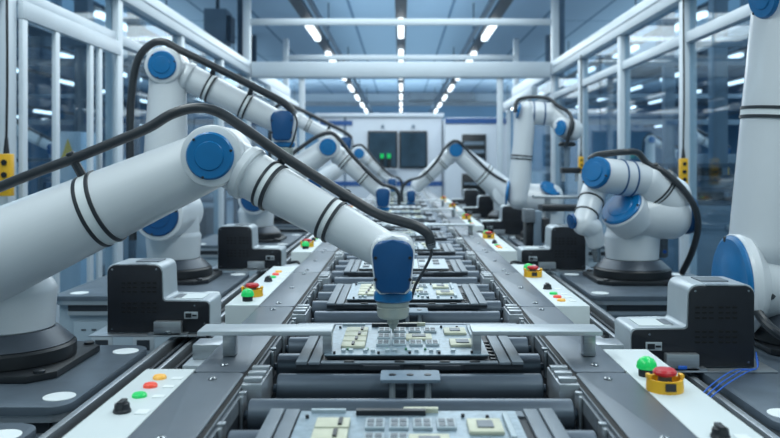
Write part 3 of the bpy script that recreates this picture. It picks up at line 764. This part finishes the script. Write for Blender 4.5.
def base(root, X, Y, tz=.30, sq=.185, seg=44):
    z = Z(TABLE_D)
    c = .05
    q = sq
    MB().prism([(X-q+c, Y-q), (X+q-c, Y-q), (X+q, Y-q+c), (X+q, Y+q-c), (X+q-c, Y+q), (X-q+c, Y+q), (X-q, Y+q-c), (X-q, Y-q+c)], 'z', z+.0005, z+.018, bev=.003).build('base_plate', 'black', root)
    for sx in (-1, 1):
        for sy in (-1, 1): MB().lathe((X+sx*(q-.035), Y+sy*(q-.035), z+.0181), (0, 0, 1), [(.014, 0), (.014, .005), (.01, .007), (0, .007)], 14).build('base_bolt', 'chip_dark', root)
    MB().lathe((X, Y, z+.0181), (0, 0, 1), [(.163, 0), (.165, .003), (.165, .032), (.158, .038), (0, .038)], seg).build('base_ring', 'black', root)
    MB().lathe((X, Y, z+.0562), (0, 0, 1), [(.155, 0), (.157, .002), (.122, .034), (.118, .037), (0, .037)], seg).build('base_cone', 'cone', root)
    MB().lathe((X, Y, z+.0932), (0, 0, 1), [(.110, 0), (.113, .003), (.114, .02), (.119, .092), (.119, .098), (.112, .112), (.09, .15), (0, .17)], seg).build('turret', 'white', root)

def wrist_tool(root, c, s=1.0, tool=True):
    """joint housing facing the camera with tombstone-shaped blue cap, flange and nozzle below. c = cap centre"""
    def tomb(w, wb, h, cy=0, n=10):
        pts = []; r = w/2
        top = h/2
        for k in range(n+1):
            a = PI*k/n
            x = math.cos(a); z = math.sin(a)
            pts.append((c.x+math.copysign(abs(x)**.62, x)*r, c.z+cy+top-r*.75+z**.9*r*.75))
        pts += [(c.x-wb/2, c.z+cy-h/2+.012*s), (c.x-wb/2+.012*s, c.z+cy-h/2), (c.x+wb/2-.012*s, c.z+cy-h/2), (c.x+wb/2, c.z+cy-h/2+.012*s)]
        return pts
    y = c.y
    wh = MB().prism(tomb(.104*s, .086*s, .138*s), 'y', y-.045*s, y+.065*s, bev=.010*s, seg=3).build('wrist_housing', 'white', root)
    bc = MB().prism(tomb(.096*s, .078*s, .124*s, -.001), 'y', y-.066*s, y-.046*s, bev=.007*s, seg=3).build('wrist_cap', 'navy', root)
    mm = MB()
    for sx in (-1, 1):
        for zz in (.02, -.03): mm.lathe((c.x+sx*.040*s, y-.0661*s, c.z+zz*s), (0, -1, 0), [(.004*s, 0), (.004*s, .002), (0, .002)], 8)
    mm.build('screws', 'chip_dark', bc)
    zf = c.z-.0695*s
    MB().lathe((c.x, y, zf), (0, 0, -1), [(.03*s, -.01), (.045*s, 0), (.046*s, .004*s), (.046*s, .016*s), (.042*s, .02*s), (0, .02*s)], 32).build('flange', 'blue', root)
    if tool:
        z2 = zf-.0201*s
        MB().lathe((c.x, y, z2), (0, 0, -1), [(.038*s, 0), (.039*s, .002), (.039*s, .010*s), (.037*s, .011*s), (.037*s, .015*s), (.039*s, .016*s), (.037*s, .036*s), (.032*s, .041*s), (.014*s, .042*s), (.014*s, .054*s), (.011*s, .057*s), (.008*s, .066*s), (.003*s, .068*s), (.002*s, .0778*s), (0, .0778*s)], 32).build('nozzle', 'nozzle', root)
def conduit(root, pts, r=.0125, thin=None):
    o = MB().tube(pts, r, 12, 7).build('conduit', 'rubber', root)
    if thin:
        MB().tube(thin, .0035, 8, 6).build('thin_cable', 'rubber', o)
        d = (Vector(pts[-1])-Vector(pts[-2])).normalized()
        MB().cyl(Vector(pts[-1])-d*.004, Vector(pts[-1])+d*.008, r*1.04, r*.8, seg=14).build('end_ferrule', 'chip_grey', o)
    return o
def lerp(a, b, t): return a+(b-a)*t
def arm_robot(name, label, X, Yb, Ya, S, E, W, rs, cpts, s_up=None, fstraps=((.325, None), (.69, None)), cap_sh=True, thin=None, wrist_d=None, wrist_s=1., gap=.02, cr=.0125, tool=True, Yw=None, group='white robot arms on the left of the line'):
    """planar arm facing the camera. S, E, W in photo pixels at depth Ya"""
    t = empty('industrial_robot', (X, Yb, Z(TABLE_D)), label, 'robot arm', group)
    base(t, X, Yb)
    r0, r1, r2, r3 = rs
    S, E, W = P(*S, Ya-r0), P(*E, Ya-r1*1.1), P(*W, Yw or Ya)
    S.y = E.y = Ya
    zt = Z(.30)
    m = MB().cyl((X, Yb-.0, Z(.34)), (lerp(X, S.x, .6), Yb-.0, S.z+.01), .112, .105, 36)
    m.cyl((S.x, Yb+.10, S.z), (S.x, Ya+.06, S.z), r0*.98, r0*.98, 40, bev=.015)
    m.build('shoulder', 'white', t)
    ff = Ya-r0-.0
    m = MB().lathe((S.x, Ya+r0*.8, S.z), (0, -1, 0), [(0, 0), (r0*.9, 0), (r0, .015), (r0, r0*1.5), (r0*.96, r0*1.62), (r0*.86, r0*1.66), (0, r0*1.66)], 44)
    m.lathe((E.x, Ya+r1*1.1, E.z), (0, -1, 0), [(0, 0), (r1*.9, 0), (r1, .012), (r1, r1*2.0), (r1*.96, r1*2.12), (r1*.86, r1*2.16), (0, r1*2.16)], 44)
    d = (E-S).normalized()
    m.cyl(S, E, r0*.96, r1*.95, 44)
    m.build('upper_arm', 'white', t)
    m = MB().limb(E+V(0, .01, 0), r2, W, r3, f=.6)
    ds = (W-E).normalized()
    m.lathe(E+ds*(r1*1.0), ds, [(r2*1.02, 0), (r2*1.06, .004), (r2*1.06, .02), (r2*1.0, .026), (r2*.8, .026)], 40)
    m.build('forearm', 'white', t)
    cap(V(E.x, Ya-r1*1.06, E.z), (0, -1, 0), r1*.76, 'blue', t, 'elbow_cap')
    if cap_sh: cap(V(S.x, Ya-r0*.86, S.z), (0, -1, 0), r0*.8, 'navy', t, 'shoulder_cap')
    cap(V(S.x, Yb+.10, S.z), (0, 1, 0), r0*.8, 'navy', t, 'shoulder_cap', notches=False)
    for tt, clip in fstraps:
        strap(t, lerp(E, W, tt), W-E, lerp(r2, r3, tt)*1.0, gap, clip=clip)
    if s_up:
        for tt, clip in s_up: strap(t, lerp(S, E, tt), E-S, lerp(r0*.96, r1*.95, tt), .032, .009, clip=clip)
    wc = wrist_d if wrist_d is not None else W+V(.01, -.02, -.01)
    wrist_tool(t, wc, wrist_s, tool)
    conduit(t, cpts, cr, thin)
    return t
def PP(Y, *pts): return [P(a, b, Y) for a, b in pts]
# --- foreground robot, left
YC = 1.90
arm_robot('industrial_robot', 'large foreground white robot arm, blue elbow disc, reaching the nearest board', -1.0, 2.03, 1.93, (-66, 277), (210, 156), (384, 250), (.118, .073, .063, .044),
    PP(1.90, (-60, 212), (-25, 198), (0, 187), (40, 171), (78, 157), (115, 142), (148, 128), (172, 114), (196, 108), (218, 112), (245, 129), (285, 157), (318, 178), (350, 198), (378, 214), (400, 221), (416, 226), (428, 234), (431, 245)),
    s_up=((.54, P(72, 157, 1.90)),), fstraps=((.325, P(283, 158, 1.92)), (.69, P(346, 195, 1.92))), cap_sh=False,
    thin=PP(1.90, (431, 243), (431, 255), (424, 270), (416, 284), (411, 299)), wrist_d=P(393, 263, 1.80), wrist_s=.94, Yw=1.84)
# --- second robot, left (upright) and its copy farther on
r2_ = arm_robot('industrial_robot', 'upright white robot arm, second on the left, blue elbow disc high up', -1.0, 3.52, 3.36, (157, 216), (162, 65), (282, 124), (.105, .077, .062, .048),
    PP(3.32, (133, 240), (131, 200), (130, 150), (131, 100), (137, 62), (150, 45), (164, 42), (180, 50), (215, 67), (260, 90), (284, 103), (294, 113)),
    fstraps=((.36, P(214, 67, 3.36)), (.68, P(252, 87, 3.36))), thin=PP(3.32, (293, 111), (297, 122), (294, 138), (290, 148)), wrist_d=P(284, 126, 3.36), cr=.016, Yw=3.40)
c = copy_to(r2_, (.03, 3.35, 0), 'white robot arm, fourth on the left, seen behind the second robot wrist')
# --- third robot and its copy
r3_ = arm_robot('industrial_robot', 'white robot arm, third on the left, bent low with small blue elbow disc', -.96, 5.3, 5.12, (253, 199), (328, 147), (380, 192), (.10, .072, .058, .045),
    PP(5.06, (285, 160), (300, 148), (318, 136), (331, 133), (340, 140), (352, 155), (368, 172), (382, 184), (394, 188), (399, 195), (399, 205)),
    fstraps=((.32, None), (.68, None)), wrist_d=P(383, 197, 5.08), wrist_s=.93, cr=.013)
copy_to(r3_, (.02, 3.35, 0), 'white robot arm, fifth and farthest on the left, bent low')
# --- fourth robot, right
arm_robot('industrial_robot', 'white robot arm in the right background, folded low, blue elbow disc', .93, 7.05, 6.95, (507, 193), (456, 150), (416, 187), (.12, .078, .072, .055),
    PP(6.85, (506, 182), (490, 172), (472, 155), (457, 141), (446, 147), (436, 162), (422, 176), (408, 181), (402, 190), (402, 202)),
    s_up=((.42, None),), fstraps=((.35, None), (.7, None)), cap_sh=False, wrist_d=P(411, 196, 6.9), wrist_s=.8, tool=False, group='white robot arms on the right of the line')

# --- generic posed robots on the right
def ring(root, c, ax, r, w, m, name='ring'):
    return MB().lathe(c, ax, [(r*.98, -w/2), (r+.003, -w/2), (r+.003, w/2), (r*.98, w/2)], 40).build(name, m, root)
def robot_r1():
    X, Yb = 1.15, 2.24
    t = empty('industrial_robot', (X, Yb, Z(TABLE_D)), 'big white robot arm cropped by the right edge of the photo', 'robot arm', 'white robot arms on the right of the line')
    base(t, X, Yb, sq=.17)
    n = V(-1, 0, 0)
    C = P(733, 284, 2.27)
    m = MB().lathe(C+V(.30, 0, 0), n, [(0, 0), (.09, 0), (.1, .012), (.1, .235), (.135, .262), (.146, .275), (.146, .292), (.140, .300), (0, .300)], 48)
    m.cyl((X, Yb, Z(.34)), (X-.01, Yb, C.z), .11, .1, 36)
    m.build('shoulder', 'white', t)
    cap(C, n, .137, 'blue', t, 'shoulder_cap', h=.012)
    S2 = P(771, 242, 2.28); E = P(798, -62, 2.27)
    MB().limb(S2, .113, E, .104, f=.8).build('upper_arm', 'white', t)
    ks = []
    for y in (115, 124):
        k = (250-y)/312; ks.append(k); ring(t, lerp(S2, E, k), E-S2, lerp(.115, .104, k), .009, 'rubber', 'strap')
    ring(t, lerp(S2, E, sum(ks)/2), E-S2, lerp(.115, .104, ks[0])-.002, .016, 'dot', 'strap_label')
    m = MB().lathe(E+V(.02, .02, .1)-n*.05, n, [(0, -.05), (.09, -.05), (.092, .12), (.08, .14), (0, .14)], 44); m.build('elbow', 'white', t)
    n2 = V(-.96, -.2, -.1).normalized()
    cap(P(765, -4, 2.22), n2, .062, 'blue', t, 'elbow_cap')
    E2 = P(700, -150, 2.3)
    MB().limb(E+V(.02, .02, .1), .07, E2, .055).build('forearm', 'white', t)
    MB().tube([P(785, 290, 2.2), P(757, 303, 2.16), P(765, 322, 2.12), P(785, 338, 2.05), P(812, 350, 2.05)], .013, 10).build('conduit', 'rubber', t)
robot_r1()
def robot_r2():
    Yb = 3.5; X = (632-401)/800*Yb
    t = empty('industrial_robot', (X, Yb, Z(TABLE_D)), 'bulky white robot arm, second on the right, with two tilted blue caps', 'robot arm', 'white robot arms on the right of the line')
    base(t, X, Yb)
    Y = 3.45
    A, Bp = P(628, 216, Y), P(670, 214, Y)
    m = MB().limb(A, .100, Bp, .108, f=.85)
    n = V(-.62, -.40, .66).normalized()
    c0 = P(626, 213, Y-.05)+n*.028
    m.lathe(c0-n*.03, n, [(0, -.06), (.09, -.06), (.098, 0), (.098, .03), (.094, .036), (0, .036)], 44)
    m.cyl((X, Yb, Z(.32)), (X, Yb, A.z), .112, .1, 40)
    m.build('shoulder', 'white', t)
    cap(c0+n*.007, n, .092, 'blue', t, 'shoulder_cap', h=.012)
    MB().lathe(Bp+V(.068, .01, 0), (1, .25, 0), [(.08, -.02), (.088, 0), (.088, .012), (.08, .018), (0, .02)], 44).build('end_cap', 'navy', t)
    C = P(647, 181, 3.42)
    m = MB().limb(P(668, 200, 3.45), .106, C, .084, f=.8); m.build('upper_arm', 'white', t)
    D = P(602, 175, 3.36)
    ne = V(-.72, -.60, .25).normalized()
    m = MB().limb(C, .078, D, .072, f=.85)
    m.lathe(D-ne*.02, ne, [(0, -.04), (.064, -.04), (.068, 0), (.068, .045), (0, .045)], 40)
    m.build('elbow', 'white', t)
    for px in (619, 629):
        k = (647-px)/45; ring(t, lerp(C, D, k), D-C, .0778-.0055*k, .006, 'navy', 'joint_ring')
    cap(D+ne*.035, ne, .068, 'blue', t, 'elbow_cap', h=.022)
    F, G = P(595, 190, 3.40), P(583, 224, 3.30)
    MB().limb(F, .054, G, .046, f=.8).build('forearm', 'white', t)
    for k in (.33, .72): ring(t, lerp(F, G, k), G-F, lerp(.056, .046, k), .006, 'rubber', 'strap')
    H = P(592, 228, 3.32)
    MB().limb(G, .046, H, .044).limb(H, .042, P(596, 244, 3.34), .036, f=.4).build('wrist_housing', 'white', t)
    cap(P(573, 221, 3.30), (-.95, -.3, -.1), .032, 'navy', t, 'wrist_cap')
    MB().cyl(P(596, 246, 3.34), P(597, 262, 3.34), .022, .014, 16).build('nozzle', 'steel', t)
    conduit(t, [P(589, 160, 3.42), P(595, 156, 3.41), P(604, 154, 3.40), P(625, 152, 3.36), P(638, 153, 3.38), P(648, 164, 3.38), P(664, 172, 3.36), P(682, 188, 3.34), P(695, 208, 3.34), P(698, 228, 3.38), P(692, 252, 3.45), P(682, 273, 3.55)], .014)
    strap(t, P(657, 189, 3.435), C-P(668, 200, 3.45), .095, .014, clip=P(656, 166, 3.37), label=False)
    q = MB().box(X+.125, X+.17, Yb+.021, Yb+.09, Z(.42), Z(.29), bev=.015).build('socket_block', 'chip_grey', t)
    for z in (-.03, .04): MB().lathe(V(X+.148, Yb+.02, Z(.36)+z), (0, -1, 0), [(.008, 0), (.008, .006), (0, .007)], 12).build('blue_connector', 'wire', q)
robot_r2()
def robot_r3():
    Yb = 5.3; X = (546-401)/800*Yb; Y = 5.2
    t = empty('industrial_robot', (X, Yb, Z(TABLE_D)), 'tall slender white robot arm, third on the right, bent over a gripper', 'robot arm', 'white robot arms on the right of the line')
    base(t, X, Yb)
    m = MB().limb(P(517, 196, Y), .085, P(553, 199, Y), .095, f=.7)
    m.cyl((X, Yb, Z(.34)), (X, Yb, P(0, 200, Y).z), .11, .09, 32)
    m.build('shoulder', 'white', t)
    cap(P(508, 193, Y-.03), (-1, .12, .12), .08, 'blue', t, 'shoulder_cap')
    cap(P(550, 189, Y-.06), (.35, -.5, .75), .07, 'blue', t, 'shoulder_cap')
    S, E = P(518, 198, Y-.04), P(526, 110, Y-.04)
    MB().limb(S, .070, E, .062, f=.9).build('upper_arm', 'white', t)
    strap(t, lerp(S, E, .46), E-S, .067, .02, .008, label=False)
    cap(P(519, 111, Y-.08), (-1, .0, .22), .05, 'blue', t, 'elbow_cap')
    F, G = P(529, 113, Y-.02), P(553, 114, Y-.02)
    MB().limb(F, .075, G, .072, f=.6).build('elbow', 'white', t)
    for k in (.15, .6): ring(t, lerp(F, G, k), G-F, .074, .008, 'navy', 'joint_ring')
    H = P(572, 130, Y-.08)
    m = MB().limb(G, .072, P(560, 121, Y-.04), .066).limb(P(562, 127, Y-.1), .062, H, .072, f=.95); m.build('wrist_housing', 'white', t)
    cap(P(561, 128, Y-.16), (-.85, -.5, .1), .05, 'blue', t, 'wrist_cap')
    ring(t, lerp(P(562, 127, Y-.1), H, .6), H-P(562, 127, Y-.1), .069, .012, 'rubber', 'strap')
    MB().lathe(P(567, 142, Y-.1), (0, 0, -1), [(.045, 0), (.055, .01), (.055, .025), (.03, .03), (0, .03)], 24).build('flange', 'black', t)
    MB().cyl(P(567, 147, Y-.1), P(567, 167, Y-.1), .022, .018, 16).build('tool_shaft', 'far_mid', t)
    g = B(P(558, 0, Y).x, P(576, 0, Y).x, Y-.14, Y-.06, P(0, 173, Y).z, P(0, 167.5, Y).z, bev=.004).build('gripper', 'chip_dark', t)
    for px in (560, 573): B(P(px-1, 0, Y).x, P(px+1.5, 0, Y).x, Y-.12, Y-.09, P(0, 181, Y).z, P(0, 173.2, Y).z).build('finger', 'silver', g)
    conduit(t, [P(515, 112, Y-.1), P(516, 103, Y-.08), P(521, 98.5, Y-.06), P(535, 97, Y-.04), P(549, 99, Y-.06), P(558, 106, Y-.1), P(568, 112, Y-.12), P(572, 121, Y-.17), P(569, 135, Y-.18), P(566, 146, Y-.16)], .012)
robot_r3()
# workpiece rest in front of the third right robot
t = empty('work_tray', P(565, 215, 4.75), 'long dark tray on silver legs under the tall right robot gripper', 'tray')
p0, p1 = P(540, 211, 4.65), P(596, 200, 4.65)
B(p0.x, p1.x, 4.56, 4.72, P(0, 211, 4.6).z, P(0, 205, 4.6).z, bev=.004).build('tray', 'chip_dark', t)
B(p0.x-.02, p1.x, 4.721, 4.82, P(0, 199, 4.7).z, P(0, 196, 4.7).z, bev=.003).build('shelf', 'silver', t)
for x in (p0.x+.05, p1.x-.05): B(x, x+.03, 4.75, 4.78, 0, P(0, 199, 4.7).z-.0005).build('leg', 'silver', t)

# robots of the neighbouring lines, seen through the glass
cp = copy_to(r2_, (5.1, 8.0, 0), 'small distant white robot arm outside the right partition, nearer one')
cp = copy_to(r2_, (5.3, 10.5, 0), 'small distant white robot arm outside the right partition, farther one')
cp = copy_to(r2_, (-3.4, 5.6, 0), 'small distant white robot arm outside the left glass door')
for x, y, lb in ((4.1, 11.6, 'near right'), (4.3, 14.1, 'far right'), (-4.4, 9.2, 'left')):
    t = empty('robot_table', (x, y-.3, 0), 'dark table under the distant robot outside the partition, %s' % lb, 'table')
    B(x-.4, x+.4, y-.4, y+.4, Z(TABLE_D)-.05, Z(TABLE_D), bev=.005).build('table_top', 'far_mid', t)
    B(x-.35, x+.35, y-.35, y+.35, 0, Z(TABLE_D)-.051).build('cabinet_body', 'far_dark', t)
